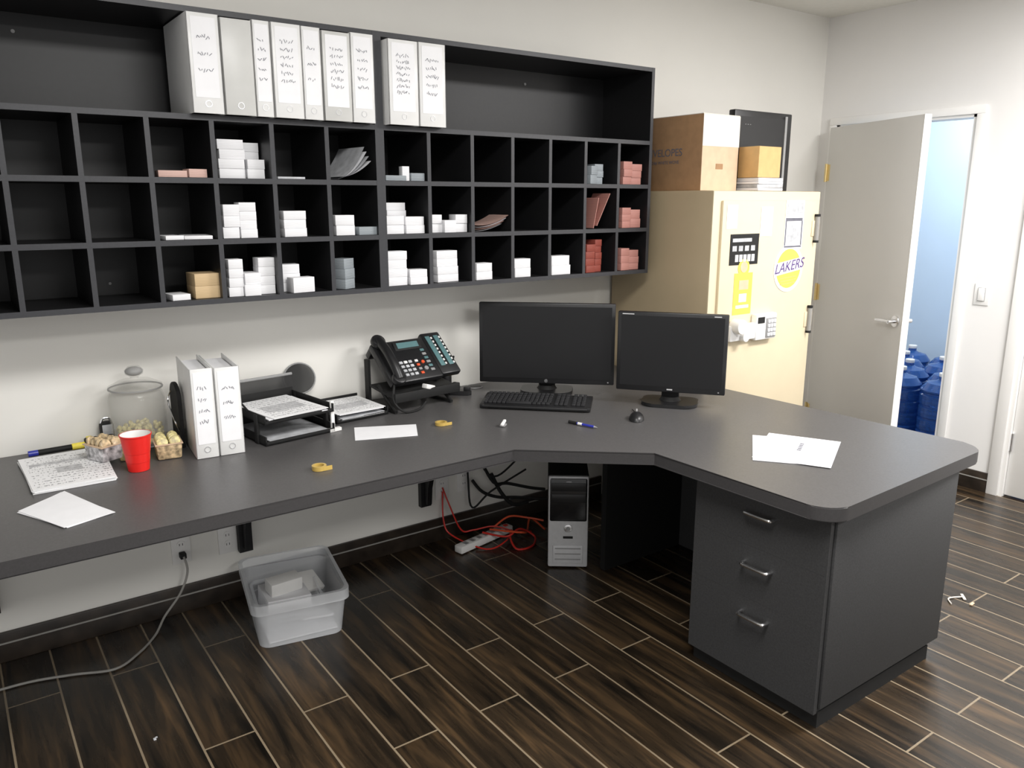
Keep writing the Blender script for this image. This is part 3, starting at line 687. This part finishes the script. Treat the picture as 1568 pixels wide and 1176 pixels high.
def tub(b,w0,d0,w1,d1,h,m,th=0.004,z0=0.0,rim=0.012,c=(0,0)):
    tt=bmesh.new()
    def ring(w,d,z,r=0.04): return [tt.verts.new((x+c[0],y+c[1],z)) for x,y in roundpoly([(-w/2,-d/2),(w/2,-d/2),(w/2,d/2),(-w/2,d/2)],[r]*4,seg=5)]
    rs=[ring(w0,d0,z0),ring(w1,d1,z0+h-0.04),ring(w1+2*rim,d1+2*rim,z0+h-0.04),ring(w1+2*rim,d1+2*rim,z0+h),ring(w1-th,d1-th,z0+h)]
    for A,C in zip(rs,rs[1:]):
        n=len(A)
        for k in range(n): tt.faces.new([A[k],A[(k+1)%n],C[(k+1)%n],C[k]])
    tt.faces.new(rs[0][::-1])
    b.merge(tt,m,Matrix.Identity(4))
tub(b,0.31,0.38,0.340,0.425,0.190,TUB)
tub(b,0.22,0.27,0.24,0.30,0.10,TUB,z0=0.006,c=(-0.02,0.02),rim=0.008)
b.box((-0.03,0.02,0.145),(0.13,0.07,0.055),WHITE,rot=(0.1,0.0,0.25),bev=0.006)
b.box((-0.03,0.03,0.075),(0.17,0.17,0.08),PAPER,rot=(0.0,0.05,0.1),bev=0.003)
b.box((0.07,0.09,0.10),(0.12,0.10,0.02),WHITE,rot=(0.5,0.2,0.5),bev=0.004)
b.box((0.05,-0.08,0.06),(0.14,0.12,0.010),PAPER,rot=(0.1,0.25,0.4))
b.box((0.0,0.0,0.008),(0.26,0.33,0.006),PAPER,rot=(0,0,0.05))
b.out('plastic_storage_bin',loc=(0.985,-0.315,0.001),rz=-R(11))
b=B(); b.box((0,0,0.022),(0.36,0.05,0.036),WHITE,bev=0.006)
for k in range(6): b.box((-0.13+k*0.045,0,0.0405),(0.022,0.03,0.002),GRAYP)
b.box((0.15,0,0.043),(0.02,0.018,0.006),CABR,bev=0.001)
b.out('power_strip',loc=(2.005,-0.16,0),rz=R(12))
b=B(); Z=0.006
b.tube([(1.86,-0.012,0.27),(1.87,-0.05,0.20),(1.92,-0.08,0.06),(1.98,-0.10,0.05),(2.08,-0.13,0.055),(2.16,-0.20,0.03)],0.004,CABR)
b.tube([(1.86,-0.012,0.25),(1.84,-0.05,0.12),(1.86,-0.09,0.05),(1.96,-0.24,Z),(2.08,-0.24,0.02),(2.18,-0.14,0.02)],0.004,CABR)
b.tube([(2.0,-0.15,0.05),(2.08,-0.24,0.04),(2.16,-0.24,0.06),(2.22,-0.28,0.02),(2.16,-0.34,Z),(2.08,-0.32,Z),(2.12,-0.22,0.04),(2.26,-0.2,Z)],0.005,CABR)
b.tube([(2.05,-0.14,0.05),(2.14,-0.28,0.06),(2.22,-0.22,0.03),(2.30,-0.14,0.05),(2.30,-0.26,0.03)],0.005,CABO)
b.tube([(2.08,-0.13,0.05),(2.15,-0.16,0.10),(2.20,-0.24,0.11),(2.26,-0.30,0.1)],0.005,CABO)
b.out('red_cable_tangle')
b=B()
b.tube([(2.02,-0.02,0.70),(2.03,-0.04,0.45),(2.10,-0.08,0.30),(2.22,-0.09,0.34),(2.38,-0.10,0.50),(2.42,-0.10,0.70)],0.005,BLKM)
b.tube([(2.02,-0.03,0.28),(2.06,-0.06,0.22),(2.14,-0.08,0.18),(2.25,-0.10,0.16),(2.36,-0.14,0.14),(2.46,-0.20,0.14)],0.008,BLKM)
b.tube([(2.0,-0.012,0.55),(1.99,-0.04,0.3),(2.0,-0.06,0.15),(2.1,-0.08,0.22),(2.3,-0.10,0.3)],0.005,BLKM)
b.tube([(2.12,-0.05,0.3),(2.16,-0.08,0.2),(2.22,-0.10,0.13),(2.30,-0.12,0.13)],0.010,BLKM)
b.tube([(2.05,-0.05,0.4),(2.12,-0.07,0.26),(2.2,-0.08,0.24),(2.32,-0.11,0.2),(2.4,-0.13,0.18)],0.008,BLKM)
b.out('black_cable_bundle')
def outlet(name,x,z):
    b=B(); b.bx(x-0.037,x+0.037,-0.007,-0.0005,z-0.06,z+0.06,WHITE,bev=0.002)
    for dz in (-0.02,0.02):
        b.cyl((x,-0.008,z+dz),0.016,0.003,TRIM,rot=(R(90),0,0))
        for s_ in (-1,1): b.bx(x+s_*0.006-0.001,x+s_*0.006+0.001,-0.0105,-0.009,z+dz-0.004,z+dz+0.005,BLKM)
    return b.out(name)
outlet('wall_outlet',0.65,0.27); outlet('wall_outlet',0.832,0.265); outlet('wall_outlet',1.985,0.285); outlet('wall_outlet',1.86,0.27)
b=B()
b.box((0.65,-0.025,0.25),(0.024,0.03,0.024),BLKM,bev=0.004)
b.tube([(0.65,-0.04,0.25),(0.655,-0.055,0.19),(0.62,-0.06,0.11),(0.55,-0.08,0.04),(0.50,-0.14,0.006),(0.42,-0.24,0.006),(0.33,-0.30,0.006),(0.20,-0.25,0.006),(0.05,-0.21,0.006),(-0.15,-0.22,0.006),(-0.5,-0.3,0.006)],0.0045,CABG)
b.out('power_cord')
b=B(); b.box((0,0,0.004),(0.05,0.012,0.006),TAPE,rot=(0,0,0.7),bev=0.002); b.tube([(0.0,0,0.005),(-0.06,0.03,0.004),(-0.10,0.0,0.004)],0.003,TAPE); b.box((-0.03,-0.05,0.003),(0.03,0.01,0.004),CARDL,rot=(0,0,0.1)); b.out('floor_scrap',loc=(3.33,-1.80,0))
b=B(); b.box((0,0,0.002),(0.008,0.012,0.003),PAPERG,bev=0.001); b.box((0.006,0.006,0.002),(0.006,0.004,0.003),PAPERG); b.out('floor_scrap',loc=(0.36,-0.78,0))

# ---------------------------------------------------------------- water jugs in the next room
def jug(x,y,z=0.0):
    b=B(); r=0.135
    prof=[(0,0.01),(0.10,0.0),(r,0.03)]
    for k in range(4):
        z0=0.05+k*0.085; prof+=[(r,z0),(r,z0+0.06),(r-0.010,z0+0.068),(r-0.010,z0+0.078),(r,z0+0.085)]
    prof+=[(r,0.40),(0.10,0.445),(0.045,0.46),(0.030,0.47),(0.028,0.495)]
    b.lathe(prof,(0,0,0),BLUE,seg=28); b.cyl((0,0,0.50),0.031,0.025,WHITE,bev=0.003)
    b.out('water_jug',loc=(x,y,z))
for i in range(4):
    for j in range(5): jug(5.35+i*0.29,-0.95+j*0.29+(0.1 if i%2 else 0),0.0)

# ---------------------------------------------------------------- lights, world, camera
def area(name,loc,sx,sy,p,col=(1,0.985,0.96),rot=(0,0,0)):
    l=bpy.data.lights.new(name,'AREA'); l.shape='RECTANGLE'; l.size=sx; l.size_y=sy; l.energy=p; l.color=col
    o=bpy.data.objects.new(name,l); bpy.context.scene.collection.objects.link(o); o.location=loc; o.rotation_euler=rot
    return o
area('ceiling_light_a',(0.9,-2.3,2.715),1.2,0.6,62)
area('ceiling_light_b',(3.7,-2.5,2.715),1.2,0.6,118,(1,0.98,0.97))
area('ceiling_light_c',(1.5,-4.6,2.715),1.2,0.6,85)
area('ceiling_light_hall',(5.8,-0.4,2.715),0.8,0.8,48,(0.85,0.93,1.0))
w=bpy.data.worlds.new('world'); bpy.context.scene.world=w; w.use_nodes=True
w.node_tree.nodes['Background'].inputs[0].default_value=(1,0.99,0.98,1); w.node_tree.nodes['Background'].inputs[1].default_value=0.88
cam=bpy.data.cameras.new('camera'); co=bpy.data.objects.new('camera',cam); bpy.context.scene.collection.objects.link(co)
cam.sensor_width=36; cam.lens=36*1219/1568; cam.clip_start=0.05
co.location=(0,-3.18,1.63); co.rotation_euler=(R(90-12.98),0,-R(35.7))
bpy.context.scene.camera=co
bpy.context.scene.view_settings.view_transform='Standard'
